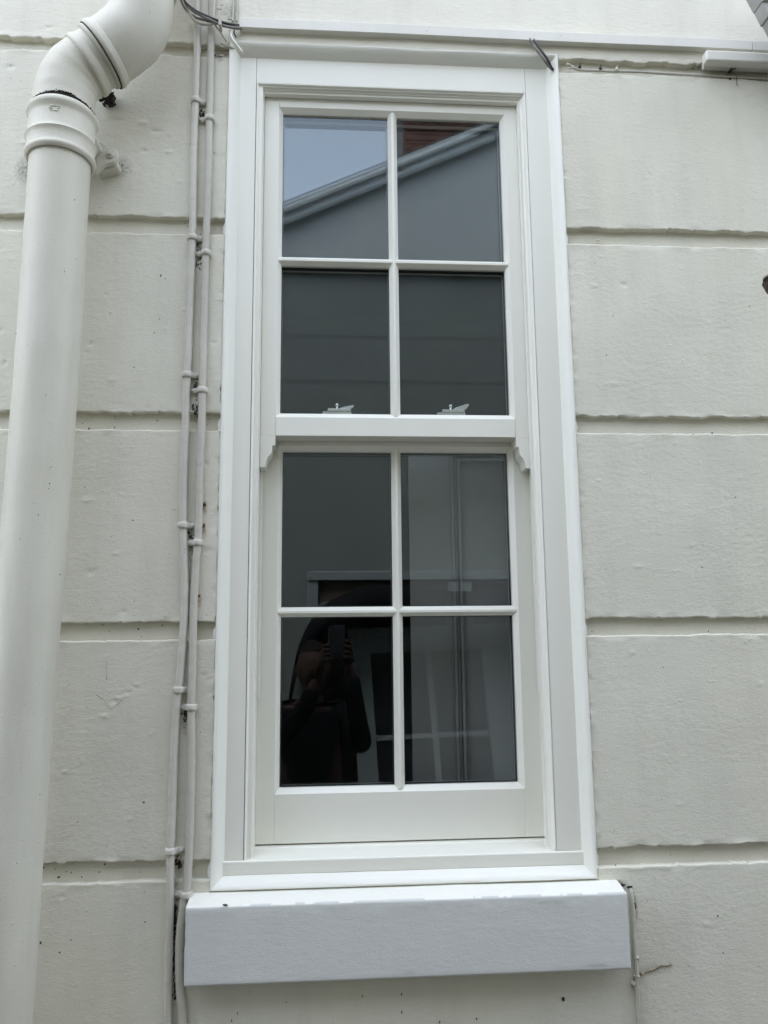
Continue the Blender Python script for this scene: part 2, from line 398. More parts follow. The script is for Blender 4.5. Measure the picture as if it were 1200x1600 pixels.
# ------------------------------------------------------------ stone sill
def sill():
    prof = [(.03, .906), (-.046, .9065), (-.0495, .9085), (-.050, .915), (-.050, 1.036), (-.0495, 1.0425), (-.046, 1.0452), (-.036, 1.0468), (.02, 1.0565)]
    pts = [Vector((0, a, b)) for a, b in prof]
    path = [pts[0]]
    for a, b in zip(pts[:-1], pts[1:]):
        n = max(1, int((b-a).length/.003))
        for k in range(1, n+1): path.append(a.lerp(b, k/n))
    xs = axis(-.271, .566, -.3, .6, .003)
    n, m = len(xs), len(path)
    S = np.arange(m)*.003
    X = np.repeat(xs[:, None], m, 1); Yp = np.array([p.y for p in path]); Zp = np.array([p.z for p in path])
    SS = np.repeat(S[None], n, 0)
    nz = .0008*fbm(X*8, SS*8, 5, 3) + .00018*fbm(X*60, SS*150, 6, 3)
    tz = np.gradient(Zp); ty = np.gradient(Yp); L = np.hypot(tz, ty)+1e-9
    ny, nzv = -(tz/L), ty/L
    dx = np.minimum(X+.271, .566-X); r = .004; dd = np.clip(r-dx, 0, r); inset = r-np.sqrt(np.maximum(r*r-dd*dd, 0))
    arr = .0012*fbm(X*30, X*0, 9, 3)*np.exp(-((SS-.205)/.008)**2) + .0025*np.maximum(vn(X*14, X*0, 12)-.62, 0)*np.exp(-((SS-.082)/.004)**2)*-2
    D = nz+arr-inset
    Y = Yp[None]+ny[None]*D; Z = Zp[None]+nzv[None]*D
    Xe = X + np.where(dx < .02, .0010*fbm(SS*60, SS*0, 3, 3), 0)
    P = np.stack([Xe, Y, Z], -1)
    cap = np.stack([np.full((1, m), 0), np.full((1, m), .02), np.full((1, m), .98)], -1).astype(float)
    c0 = cap.copy(); c0[..., 0] = -.2705; c1 = cap.copy(); c1[..., 0] = .5655
    P = np.concatenate([c0, P, c1], 0)
    o, _q = grid_mesh('stone_sill', P, M_stone, None)
    o.data.materials.append(M_mastic)
    zc = P[..., 2].reshape(-1)[_q].mean(1); xc = P[..., 0].reshape(-1)[_q].mean(1)
    mi = (zc > 1.0440+.0012*fbm(xc*30, xc*0, 15, 3)).astype(np.int32)
    if len(mi) == len(o.data.polygons): o.data.polygons.foreach_set('material_index', mi)
    return tag(o, 'thick painted stone window sill, pale blue-white, projecting below the window', 'window sill')
sill()

# ------------------------------------------------------------ the sash window
win = empty('sash_window', (.145, .05, 1.08), 'tall new white wooden sash window with eight dark panes', 'window')
def ring(name, prof, rect, mat, sides='tlrb', parent=None, step=None, rough=0, zbot=None):
    """sweep profile (inset, y) round a rectangle with mitred corners; open at the bottom if 'b' missing"""
    x0, x1, z0, z1 = rect
    P = []
    for ins, y in prof:
        if 'b' in sides: c = [(x0+ins, z0+ins), (x0+ins, z1-ins), (x1-ins, z1-ins), (x1-ins, z0+ins)]
        else: c = [(x0+ins, z0), (x0+ins, z1-ins), (x1-ins, z1-ins), (x1-ins, z0)]
        P.append([(a, y, b) for a, b in c])
    P = np.array(P).transpose(1, 0, 2)
    if step:
        rows = []
        n = len(P); rng = range(n) if 'b' in sides else range(n-1)
        for i in rng:
            A, B = P[i], P[(i+1) % n]; k = max(1, int(np.abs(B-A).max()/step))
            for j in range(k): rows.append(A+(B-A)*j/k)
        if 'b' not in sides: rows.append(P[-1])
        P = np.array(rows)
        if rough:
            u = np.arange(len(P))[:, None]*step; v = np.arange(P.shape[1])[None]*1.0
            P[..., 1] -= rough*fbm(u*12+v*0, v*.35+u*0, 3, 3)
            e = rough*1.3*fbm(u*40, u*0, 8, 3)
            P[:, :2, 0] += np.where(P[:, :2, 0] < .145, e, -e); 
    o, _ = grid_mesh(name, P, mat, parent, closed_u='b' in sides, smooth=False)
    me = o.data; me.polygons.foreach_set('use_smooth', [True]*len(me.polygons))
    bpy.context.view_layer.update()
    md = o.modifiers.new('es', 'EDGE_SPLIT'); md.split_angle = math.radians(32)
    return o
# quadrant of mastic / cement between wall and frame
ring('mastic_fillet', [(-.0035, .0190), (-.0035, .002), (-.0028, -.0015), (-.0015, -.0034)] + [(.0215*(a/90)**1.05, -.0036+.0246*(.85*(1-math.cos(math.radians(a)))+.15*a/90)) for a in range(0, 91, 6)],
     (-.2315, .5225, 1.0585, 2.8715), M_mastic, 'tlrb', win, step=.006, rough=.0008)
# flat linings of the box frame
FY = .020
def trim(name, x0, x1, z0, z1, y0, y1, bevel=.0006, mat=None, parent=win): return box(name, x0, x1, y0, y1, z0, z1, mat or M_frame, parent, bevel)
trim('outer_lining', -.2160, -.1742, 1.1045, 2.852, FY, .15)
trim('outer_lining', .4512, .5060, 1.1045, 2.852, FY, .15)
trim('head_lining', -.1736, .4506, 2.7890, 2.852, FY, .15)
# inner bead (staff moulding) round three sides
ring('moulded_bead', [(0, .0220), (.0003, .0196), (.0010, .0190), (.0022, .0190), (.0034, .0200), (.0052, .0232), (.0072, .0268), (.0092, .0290), (.0108, .0298), (.0112, .0322), (.0120, .0328), (.0150, .0334), (.0160, .0342), (.0164, .0360), (.0164, .0465)],
     (-.1732, .4505, 1.1052, 2.7886), M_frame, 'tlr', win)
# pulley stiles and head behind the bead
trim('pulley_stile', -.172, -.1590, 1.1, 2.80, .0240, .149)
trim('pulley_stile', .4490, .470, 1.1, 2.80, .0240, .149)
trim('frame_head', -.1588, .4488, 2.7815, 2.81, .0240, .149)
# parting bead stops on the lower half
trim('parting_bead', -.1588, -.1530, 1.405, 1.955, .0860, .0935)
trim('parting_bead', .4440, .4488, 1.405, 1.955, .0860, .0935)
# timber sill: front nose, sloping top
prism('timber_sill', [(.0162, 1.078), (.0160, 1.1020), (.0175, 1.1040), (.045, 1.1065), (.085, 1.1072), (.0875, 1.1092), (.16, 1.1105), (.16, 1.06)], 'x', -.2170, .5070, M_frameh, win, bevel=.0012, seg=3)

UX0, UX1 = -.1565, .4360      # sash outer edges
UY, UG, LY, LG = .048, .064, .098, .114
M_S = M_frame
def sash(name, Y, x0, x1, jl, jr, z0, z1, z_bot_arris, z_top_arris, gx0, gx1, gz0, gz1, cx, cz, depth=.045):
    yg = Y+.0105
    # left stile is the part; other pieces hang from it
    base = empty_part(name, win)
    def stile(xa, xo, xj, xg):
        prism('stile', [(xo, Y), (xj, Y), (xg, yg), (xg, Y+depth), (xo, Y+depth)], 'z', z0, z1, M_frame, base, bevel=.0005)
    stile(0, x0, jl, gx0); stile(0, x1, jr, gx1)
    g = .0009
    prism('top_rail', [(Y-.0001, z1), (Y-.0001, z_top_arris), (yg, gz1), (Y+depth+.0003, gz1), (Y+depth+.0003, z1)], 'x', jl+g, jr-g, M_frameh, base, bevel=.0005)
    return base, yg
def empty_part(name, parent):
    o = bpy.data.objects.new(name, None); col.objects.link(o); o.empty_display_size = .02; o.location = (.14, .07, 1.9)
    setparent(o, parent); return o
def bars(base, Y, cx, cz, gx0, gx1, gz0, gz1, yb):
    hw, fw = .0108, .0026
    prism('vertical_bar', [(cx-fw, Y+.001), (cx+fw, Y+.001), (cx+hw, Y+.0120), (cx+hw, yb), (cx-hw, yb), (cx-hw, Y+.0120)], 'z', gz0-.0065, gz1+.0065, M_frame, base, bevel=.0007)
    for xa, xb in ((gx0-.007, cx-.0002), (cx+.0002, gx1+.007)):
        prism('horizontal_bar', [(Y+.0013, cz+fw), (Y+.0013, cz-fw), (Y+.0122, cz-hw), (yb-.0004, cz-hw), (yb-.0004, cz+hw), (Y+.0122, cz+hw)], 'x', xa, xb, M_frameh, base, bevel=.0007)
def panes(base, yg, cx, cz, gx0, gx1, gz0, gz1, th=.020):
    hw = .0108
    for (xa, xb) in ((gx0, cx-hw), (cx+hw, gx1)):
        for (za, zb) in ((gz0, cz-hw), (cz+hw, gz1)):
            e = .004
            o = box('pane', xa-e, xb+e, yg, yg+th, za-e, zb+e, M_glass, base)
            # black spacer frame sealed between the two sheets, with a thin metal line
            i = -.0015
            ring2 = [(xa-e+.0005, xb+e-.0005, za-e+.0005, za-i), (xa-e+.0005, xb+e-.0005, zb+i, zb+e-.0005), (xa-e+.0005, xa-i, za-i+.0001, zb+i-.0001), (xb+i, xb+e-.0005, za-i+.0001, zb+i-.0001)]
            bm = bmesh.new()
            for (a, b, c, d) in ring2: add_box(bm, a, b, yg+.004, yg+th-.004, c, d)
            from_bm('spacer_bar', bm, M_spacer, base)
            bm = bmesh.new(); j = .0022
            a, b, c, d = xa-i, xb+i, za-i, zb+i
            yy = yg+th-.0056; t = .0007
            for (p0, p1, p2, p3) in ((a, b, c, c+t), (a, b, d-t, d), (a, a+t, c+t, d-t), (b-t, b, c+t, d-t)): add_box(bm, p0, p1, yy, yy+.001, p2, p3)
            from_bm('spacer_line', bm, M_alu, base)

# upper sash
JL, JR = -.1235, .4050
up_s, yg = sash('upper_sash', UY, UX0, UX1, JL, JR, 1.9660, 2.7800, 2.0075, 2.7505, -.1150, .3960, 2.0190, 2.7395, .1395, 2.3745)
prism('meeting_rail', [(UY-.0012, 1.9662), (UY-.0012, 2.0075), (yg, 2.0190), (UY+.0452, 2.0190), (UY+.0452, 1.9662)], 'x', JL+.0008, JR-.0008, M_frameh, up_s, bevel=.0006)
bars(up_s, UY, .1395, 2.3745, -.1150, .3960, 2.0190, 2.7395, .0925)
panes(up_s, UG, .1395, 2.3745, -.1150, .3960, 2.0190, 2.7395)
def horn(side):
    pr = [(0, .0695), (0, .0002), (.0010, 0), (.0115, 0), (.0125, .004), (.0130, .010), (.0142, .0150), (.0160, .0195), (.0190, .0240), (.0225, .0275), (.0248, .0305), (.0256, .034), (.0262, .040), (.0268, .0478), (.0322, .0480), (.0325, .0555), (.0330, .0695)]
    pts = [((UX0+a) if side < 0 else (UX1-a*.94), 1.8964+b) for a, b in pr]
    prism('horn', pts, 'y', UY, UY+.0452, M_frame, up_s, bevel=.0006)
horn(-1); horn(1)
# lower sash
LJ0, LJ1 = -.1205, .4095
lo_s, yg2 = sash('lower_sash', LY, -.1588, .4488, LJ0, LJ1, 1.1125, 1.9950, 1.2105, 1.9560, -.1115, .3985, 1.2215, 1.9445, .1430, 1.5875)
prism('bottom_rail', [(LY-.0001, 1.1125), (LY-.0001, 1.2105), (yg2, 1.2215), (LY+.0452, 1.2215), (LY+.0452, 1.1125)], 'x', LJ0+.0009, LJ1-.0009, M_frameh, lo_s, bevel=.0006)
bars(lo_s, LY, .1430, 1.5875, -.1115, .3985, 1.2215, 1.9445, .1425)
panes(lo_s, LG, .1430, 1.5875, -.1115, .3985, 1.2215, 1.9445)
# latches standing on the lower sash behind the upper glass
def latch_joined(cx, flip):
    Yb = .118; zb = 1.9952; e = .0052
    bm = bmesh.new()
    add_box(bm, cx-.034, cx+.032, Yb-.008, Yb+.010, zb, zb+.0390+e)
    add_box(bm, cx-.022, cx+.030, Yb-.010, Yb+.012, zb+.0391+e, zb+.0460+e)
    bmesh.ops.create_uvsphere(bm, u_segments=20, v_segments=12, radius=.0052, matrix=Matrix.Translation((cx-.001, Yb, zb+.0560+e)))
    bmesh.ops.create_cone(bm, segments=14, radius1=.0036, radius2=.0022, depth=.010, cap_ends=True, matrix=Matrix.Translation((cx-.001, Yb, zb+.0490+e)))
    h = .0075 if not flip else .0130
    add_prism(bm, [(cx+.004, zb+.0462+e), (cx+.034, zb+.0462+e), (cx+.038+(.004 if flip else 0), zb+.0462+e+h), (cx+.035, zb+.0465+e+h), (cx+.010, zb+.0462+e+h*.35)], 'y', Yb-.009, Yb-.001)
    return from_bm('sash_fastener', bm, M_chrome, lo_s, bevel=.0006)
latch_joined(.0115, False); latch_joined(.2730, True)

# ------------------------------------------------------------ room behind and its half-height shutter
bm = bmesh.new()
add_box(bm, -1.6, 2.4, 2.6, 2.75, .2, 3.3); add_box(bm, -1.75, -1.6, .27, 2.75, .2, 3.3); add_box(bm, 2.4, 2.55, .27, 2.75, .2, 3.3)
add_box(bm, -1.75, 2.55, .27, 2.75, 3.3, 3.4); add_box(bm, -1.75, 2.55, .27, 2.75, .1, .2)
tag(from_bm('interior_wall', bm, M_room), kind='structure')
sh = empty('panelled_shutter', (.46, .17, 1.10), 'white panelled half-height shutter standing behind the lower right panes', 'shutter')
A = Vector((.485, .185, 0)); ang = math.radians(172.5)
u = Vector((math.cos(ang), math.sin(ang), 0)); nrm = Vector((u.y, -u.x, 0))     # nrm points outwards
if nrm.y > 0: nrm = -nrm
def shp(s, d, z): p = A+u*s+nrm*d; return (p.x, p.y, z)
def shut_prism(name, s0, s1, z0, z1, d0, d1, bev=.001):
    bm = bmesh.new()
    v = [bm.verts.new(shp(s, d, z)) for s, d, z in [(s0, d0, z0), (s1, d0, z0), (s1, d1, z0), (s0, d1, z0), (s0, d0, z1), (s1, d0, z1), (s1, d1, z1), (s0, d1, z1)]]
    for f in [(0, 3, 2, 1), (4, 5, 6, 7), (0, 1, 5, 4), (1, 2, 6, 5), (2, 3, 7, 6), (3, 0, 4, 7)]: bm.faces.new([v[i] for i in f])
    return from_bm(name, bm, M_shut, sh, bevel=bev)
SW = .305; Q = .2045            # leaf width; panel starts at s=Q from hinge
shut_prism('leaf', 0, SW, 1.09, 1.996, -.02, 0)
# raised panel moulding: three nested frames of square section read as an ogee
for k, (w0, d) in enumerate([(0, .012), (.007, .005), (.016, .014)]):
    a = Q-w0; zt = 1.966-w0
    bm = bmesh.new()
    def bx_(s0, s1, z0, z1, d0, d1):
        v = [bm.verts.new(shp(s, dd_, z)) for s, dd_, z in [(s0, d0, z0), (s1, d0, z0), (s1, d1, z0), (s0, d1, z0), (s0, d0, z1), (s1, d0, z1), (s1, d1, z1), (s0, d1, z1)]]
        for f in [(0, 3, 2, 1), (4, 5, 6, 7), (0, 1, 5, 4), (1, 2, 6, 5), (2, 3, 7, 6), (3, 0, 4, 7)]: bm.faces.new([v[i] for i in f])
    wd = .0068
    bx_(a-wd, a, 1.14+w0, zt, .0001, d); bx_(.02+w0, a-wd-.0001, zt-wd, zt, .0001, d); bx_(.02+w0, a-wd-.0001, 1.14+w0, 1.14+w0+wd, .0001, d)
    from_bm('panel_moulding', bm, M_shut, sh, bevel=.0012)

# ------------------------------------------------------------ downpipe with swan neck
dp = empty('downpipe', (-.575, -.1, 0), 'fat off-white painted downpipe with a swan-neck bend left of the window', 'downpipe')
YP = -.100
tube('pipe', [(-.590, YP, .02), (-.5785, YP, .9), (-.5730, YP, 1.3), (-.5640, YP, 1.7), (-.5575, YP, 2.1), (-.5560, YP, 2.40), (-.5555, YP, 2.60)], .0585, M_pipe, dp, step=.02, seg=64, rough=.0004)
def lathe(name, prof, c, axis_v, mat, parent, seg=64, rough=0):
    axis_v = Vector(axis_v).normalized(); a = Vector((0, 1, 0)); a = (a-axis_v*a.dot(axis_v)).normalized(); b = axis_v.cross(a)
    P = []
    for (t, r) in prof:
        ring_ = []
        for k in range(seg):
            th = 2*math.pi*k/seg; rr = r*(1+rough*float(vn(np.array(t*90), np.array(th*2), 4)))
            ring_.append(tuple(Vector(c)+axis_v*t+(a*math.cos(th)+b*math.sin(th))*rr))
        P.append(ring_)
    o, _ = grid_mesh(name, np.array(P), mat, parent, closed_v=True)
    md = o.modifiers.new('es', 'EDGE_SPLIT'); md.split_angle = math.radians(50); return o
lathe('socket', [(0, .0590), (-.001, .0640), (.003, .0680), (.008, .0688), (.011, .0668), (.016, .0655), (.030, .0652), (.036, .0665), (.041, .0692), (.046, .0665), (.052, .0645), (.080, .0640), (.090, .0645), (.094, .0685), (.101, .0695), (.106, .0665), (.110, .0630), (.113, .0590)],
      (-.5555, YP, 2.497), (0, 0, 1), M_pipe, dp)
lathe('joint_grime', [(.0, .0600), (.002, .0616), (.006, .0598)], (-.5553, YP, 2.6075), (0, 0, 1), M_soil_shade, dp, rough=.018)
p_low = [(-.5555, YP, 2.60), (-.5545, YP, 2.640), (-.548, YP, 2.675), (-.532, YP, 2.703), (-.510, YP, 2.722), (-.485, YP-.002, 2.742)]
tube('lower_bend', p_low, .0600, M_pipe, dp, step=.006, seg=64, rough=.0006, seed=3)
p_up = [(-.490, YP-.002, 2.738), (-.462, YP-.002, 2.760), (-.440, YP-.002, 2.780), (-.420, YP, 2.806), (-.409, YP, 2.840), (-.4065, YP, 2.875), (-.406, YP, 2.91), (-.406, YP, 3.1), (-.406, YP, 4.6)]
tube('upper_bend', p_up, .0655, M_pipe, dp, step=.008, seg=64, rough=.0006, seed=4)
ax = Vector((.80, 0, .60))
lathe('joint_ring', [(-.005, .0600), (-.005, .0630), (-.003, .0645), (.003, .0645), (.006, .0632), (.012, .0618), (.015, .0600)], (-.512, YP, 2.7205), ax, M_pipe, dp)
lathe('joint_ring', [(-.006, .0600), (-.0065, .0675), (-.004, .0695), (.002, .0700), (.004, .0685), (.008, .0680), (.013, .0655)], (-.4775, YP-.002, 2.7470), ax, M_pipe, dp)
lathe('joint_grime', [(-.009, .0610), (-.0095, .0660), (-.0080, .0685)], (-.4775, YP-.002, 2.7470), ax, M_soil_shade, dp, rough=.02)
lathe('upper_socket', [(0, .066), (0, .071), (.004, .074), (.010, .074), (.014, .071), (.08, .071), (.09, .066)], (-.4065, YP, 2.905), (0, 0, 1), M_pipe, dp)
# bracket ears with bolts
def ear(side):
    bm = bmesh.new()
    s = 1 if side > 0 else -1
    c = -.5555
    x_in, x_out = c+s*.052, c+s*(.098 if s > 0 else .096)
    pts = [(x_in, 2.592), (c+s*.064, 2.585), (c+s*.078, 2.573), (x_out-s*.010, 2.572), (x_out-s*.002, 2.566), (x_out, 2.556), (x_out-s*.001, 2.546), (x_out-s*.007, 2.538), (c+s*.072, 2.533), (x_in, 2.512)]
    add_prism(bm, pts, 'y', -.046, -.032)
    pts2 = [(x_in, 2.566), (x_out-s*.012, 2.560), (x_out-s*.004, 2.552), (x_out-s*.006, 2.540), (x_out-s*.016, 2.534), (x_in, 2.524)]
    add_prism(bm, pts2, 'y', -.030, .004)
    e = from_bm('bracket_ear', bm, M_pipe, dp, bevel=.003, seg=3)
    bm = bmesh.new(); xb = c+s*.0830
    bmesh.ops.create_cone(bm, segments=20, radius1=.0098, radius2=.0085, depth=.004, cap_ends=True, matrix=Matrix.Translation((xb, -.048, 2.555)) @ Matrix.Rotation(math.pi/2, 4, 'X'))
    bmesh.ops.create_cone(bm, segments=6, radius1=.0055, radius2=.0050, depth=.006, cap_ends=True, matrix=Matrix.Translation((xb, -.052, 2.555)) @ Matrix.Rotation(math.pi/2, 4, 'X'))
    from_bm('bolt', bm, M_pipe, e, bevel=.001)
ear(1); ear(-1)
bm = bmesh.new(); add_prism(bm, [(-.505, 2.594), (-.4895, 2.566), (-.4905, 2.560), (-.52, 2.53)], 'y', -.075, -.040); from_bm('bracket_strap', bm, M_pipe, dp, bevel=.003)
# cast makers' marks worn to lumps under paint on the socket
g = random.Random(5)
for i in range(16):
    th = math.radians(-84+g.uniform(-9, 9)); r = .0648; z = 2.497+.073+g.choice([0, .006, .012])*.8
    lump('cast_mark', (-.5555+r*math.cos(th), YP+r*math.sin(th), z), .0013, M_pipe, dp, i+90, (1.6, .6, .9))
# debris nest behind the elbow
g = random.Random(8)
nest = bmesh.new()
for i in range(60):
    c0 = at(168, 155, -.012); c = Vector((c0.x+max(-.012, min(.012, g.gauss(0, .006)))+.002*(i % 3), -.012+g.uniform(-.010, .010), c0.z+max(-.010, min(.012, g.gauss(0, .006)))))
    bmesh.ops.create_icosphere(nest, subdivisions=2, radius=1, matrix=Matrix.Translation(c) @ Matrix.Rotation(g.uniform(0, 3), 4, 'Y') @ Matrix.Diagonal((g.uniform(.003, .007), .004, g.uniform(.002, .005), 1)))
tag(from_bm('debris_nest', nest, simple('brown_debris', (.05, .036, .027), .95, var=.7, scale=250, bd=.002)), 'dark clump of old nest debris tucked behind the downpipe elbow', 'debris')

# ------------------------------------------------------------ two painted conduits with saddle clips
def px_path(L, y): return [at(a, b, y) for a, b in L]
A_px = [(309, -90), (308, 0), (308, 80), (306, 150), (303.5, 220), (302, 300), (301, 360), (299, 420), (296, 500), (294, 560), (291.5, 610), (290, 660), (288, 710), (286.5, 780), (286.5, 830), (287.5, 865), (289, 905), (288.5, 950), (285.5, 1000), (281, 1060), (277, 1095), (273, 1150), (271, 1210), (268.5, 1290), (266.5, 1340), (266, 1400), (264.5, 1450), (263, 1520), (262, 1600), (261, 1720)]
B_px = [(333, -90), (331, 0), (329.5, 80), (328, 150), (326.5, 210), (325, 290), (322, 370), (320.5, 430), (318.5, 500), (317, 570), (316, 620), (315, 670), (312.5, 720), (311, 780), (310, 830), (307, 868), (304.5, 905), (302.5, 950), (301.5, 1000), (300, 1060), (299, 1110), (299, 1180), (298, 1250), (296, 1310), (293.5, 1360), (291.5, 1392), (287, 1412), (281.5, 1455), (280, 1500), (281, 1545), (285, 1590), (287, 1720)]
M_cab2 = painted('cable_paint_greyer', (.52, .50, .435), (.42, .40, .345), rough=.6, brush=(160, 160, 120), speck=1.0, bdist=.0008, grime=1.0, creases=False)
ca = tube('conduit', px_path(A_px, -.0095), .0078, M_cab, None, step=.004, seg=18, rough=.0005, seed=11)
tag(ca, 'left one of the two painted conduits running down the wall beside the window', 'conduit', 'painted conduits left of the window')
cb = tube('conduit', px_path(B_px, -.0095), .0078, M_cab2, None, step=.004, seg=18, rough=.0005, seed=12)
tag(cb, 'right one of the two painted conduits, its foot slipping behind the sill corner', 'conduit', 'painted conduits left of the window')
def clip(px, py, side, parent, seed):
    c = at(px, py, -.0095); r = .0092; th = .0028; h = .0076
    s = side
    arc = [(c.x + s*-1*(r)*math.cos(t), c.y - r*math.sin(t)) for t in np.linspace(-.35, math.pi*.80, 12)]
    inner = arc; lug_end = (c.x+s*.0262, .002)
    top = [(c.x+s*.0130, -.0078), (c.x+s*.0200, -.0070), (c.x+s*.0255, -.0050), (c.x+s*.0272, .0)]
    outer = [(c.x + s*-1*(r+th)*math.cos(t), c.y - (r+th)*math.sin(t)) for t in np.linspace(-.35, math.pi*.78, 12)]
    poly = outer + top + [(c.x+s*.0272, .004)] + [(c.x+s*.006, .004)] + [(c.x-s*(r)*1.0, .004)]
    g = random.Random(seed)
    bm = bmesh.new()
    n = len(poly); levels = [-h, -h*.5, 0, h*.5, h]
    rows = []
    for L in levels:
        k = 1.0 if abs(L) < h*.9 else .9
        rows.append([bm.verts.new((c.x+(p[0]-c.x)*k+g.gauss(0, .0003), p[1]*(1 if k == 1 else .92)+g.gauss(0, .0003), c.z+L*(.78 if (p[0]-c.x)*s > .012 else 1)+g.gauss(0, .0003))) for p in poly])
    for a, b in zip(rows[:-1], rows[1:]):
        for i in range(n): bm.faces.new([a[i], a[(i+1) % n], b[(i+1) % n], b[i]])
    bm.faces.new(rows[0][::-1]); bm.faces.new(rows[-1])
    bmesh.ops.create_icosphere(bm, subdivisions=2, radius=.0032, matrix=Matrix.Translation((c.x+s*.0200, -.0072, c.z)) @ Matrix.Diagonal((1, .6, 1, 1)))
    o = from_bm('clip', bm, M_cab, parent, smooth=True)
    md = o.modifiers.new('sub', 'SUBSURF'); md.levels = 1; md.render_levels = 1
for i, (x, y) in enumerate([(306, 158), (301, 372), (292.5, 586), (286.5, 821), (279.5, 1078), (266.5, 1330)]): clip(x, y, 1, ca, i)
for i, (x, y) in enumerate([(327.5, 186), (321.5, 396), (316, 610), (308.5, 848), (299, 1105), (291, 1398)]): clip(x, y, -1, cb, i+20)
g = random.Random(21)
bm = bmesh.new()
for i in range(70):
    y_ = g.uniform(1415, 1560); c = at(273+g.gauss(0, 1.6), y_, -.003)
    bmesh.ops.create_icosphere(bm, subdivisions=1, radius=g.uniform(.0010, .0030), matrix=Matrix.Translation(c) @ Matrix.Diagonal((.8, .8, 1.8, 1)))
for (cx_, cy2) in [(307, 603), (306, 640), (299, 838), (299, 866), (290, 1120), (279, 1345), (317, 172), (311, 385), (311, 410)]:  # dark lumps added to deepen the shade between the conduits below the clips
    for i in range(34):
        c = at(cx_+g.gauss(0, 3.2), cy2+g.gauss(0, 7), .0005)
        bmesh.ops.create_icosphere(bm, subdivisions=1, radius=g.uniform(.0008, .0024), matrix=Matrix.Translation(c) @ Matrix.Diagonal((1, .8, 1.5, 1)))
tag(from_bm('dirt_and_clip_shade', bm, M_soil_shade), 'black dirt packed between the two conduits beside the stone sill, and dark lumps added as shade below the clips', 'dirt', kind='stuff')

# ------------------------------------------------------------ wires at the top left
def wire(name, L, y, r, mat, label=None, cat='cable', group=None, parent=None, rough=.0, seed=5, seg=8):
    pts = [at(a[0], a[1], a[2] if len(a) > 2 else y) for a in L]
    o = tube(name, pts, r, mat, parent, step=.004, seg=seg, rough=rough, seed=seed)
    if label: tag(o, label, cat, group)
    return o
wire('cable', [(278, -25, -.03), (287, -2, -.032), (294, 8, -.034), (306, 17, -.036), (325, 26, -.036), (345, 34, -.03), (362, 38, -.02), (378, 40, -.010)], -.03, .0030, M_black, 'upper black cable crossing the conduits into the trunking end', 'cable')
wire('cable', [(281, -25, -.028), (289, 2, -.030), (298, 14, -.034), (310, 22, -.035), (328, 31, -.036), (346, 39, -.03), (362, 43, -.02), (378, 45, -.010)], -.03, .0030, M_grey, 'dark grey cable running just under the black one into the trunking', 'cable')
wire('cable', [(285, -25, -.022), (290, 5, -.024), (297, 22, -.028), (306, 33, -.030), (318, 37.5, -.030), (332, 37, -.030), (343, 32, -.028)], -.03, .0034, M_cab, 'painted cable loop sagging below the black cables over the conduits', 'cable')
wire('cable', [(336, -25, -.020), (335, 0, -.022), (333, 24, -.026), (331, 38, -.022)], -.03, .0022, M_cab, 'thin painted wire hanging in front of the right conduit at the top', 'cable', rough=.0003)
wire('wire_stub', [(332, 31, -.028), (338, 42, -.024), (347, 54, -.018), (354, 65, -.012)], -.02, .0021, M_cab, 'straight cut wire end pointing down right below the black cables', 'cable', rough=.0003)
wire('wire_stub', [(359, 48, -.014), (361, 57, -.018), (367, 66, -.020), (373, 74, -.018), (379, 83, -.014)], -.02, .0027, M_mastic, 'crooked white wire end dangling over the top left window corner', 'cable', rough=.0008)
wire('cable', [(364, -25, -.004), (364.5, 12, -.004), (363.5, 34, -.004)], -.004, .0024, M_cab, 'thin painted wire dropping into the left end of the trunking, left of its pair', 'cable', rough=.0003)
wire('cable', [(371, -25, -.004), (370.5, 12, -.004), (369.5, 34, -.004)], -.004, .0020, M_cab2, 'thin painted wire dropping into the left end of the trunking, right of its pair', 'cable', rough=.0003)
wire('cable', [(276, -25, -.02), (284, 4, -.022), (292, 17, -.026), (305, 27, -.030), (322, 32, -.030), (341, 37, -.028), (356, 40, -.02), (376, 43, -.012)], -.03, .0026, M_grey, 'thin grey cable tucked between the black cable and the painted loop', 'cable')
wire('wire_stub', [(343, 66, .004), (350, 70, -.003), (359, 73, -.006), (368, 76, -.003)], 0, .0022, M_cab, 'short painted wire lying along the groove beside the right conduit', 'cable', rough=.0006)
wire('wire_stub', [(366, 46, -.010), (366, 53, -.012), (369, 58, -.010)], 0, .0016, M_black, 'tiny black wire end just under the trunking corner', 'cable')
bm = bmesh.new(); c = at(344, 34, -.034)
add_box(bm, c.x-.003, c.x+.003, -.041, -.018, c.z-.013, c.z+.008); from_bm('cable_clip', bm, M_cab, cb, bevel=.001)
for i, (x, y, r) in enumerate([(340, 70, .006), (350, 73, .007), (333, 86, .004), (345, 87, .004), (361, 30, .005), (343, 14, .004), (347, 8, .003)]):
    q = at(x, y, .0); lump('loose_render', q, r, M_wall if i not in (2,) else M_soil_shade, wall, i+60, (1.5, .5, .6))

# ------------------------------------------------------------ trunking over the window
def trunk_run(x0, x1, zc0, zc1, hh, y0, y1, name, parent, mat=None, bevel=.0012):
    bm = bmesh.new()
    n = max(2, int((x1-x0)/.04)); rows = []
    for i in range(n+1):
        t = i/n; x = x0+(x1-x0)*t; z = zc0+(zc1-zc0)*t + .0006*math.sin(x*9)
        rows.append([bm.verts.new(p) for p in [(x, y0, z-hh), (x, y0, z+hh), (x, y1, z+hh), (x, y1, z-hh)]])
    for a, b in zip(rows[:-1], rows[1:]):
        for i in range(4): bm.faces.new([a[i], a[(i+1) % 4], b[(i+1) % 4], b[i]])
    bm.faces.new(rows[0]); bm.faces.new(rows[-1][::-1])
    return from_bm(name, bm, mat or M_plast, parent, bevel=bevel)
tk = empty('cable_trunking', (.4, 0, 2.91), 'long white plastic cable trunking running across above the window head', 'trunking')
jx = at(1176, 70, -.016).x
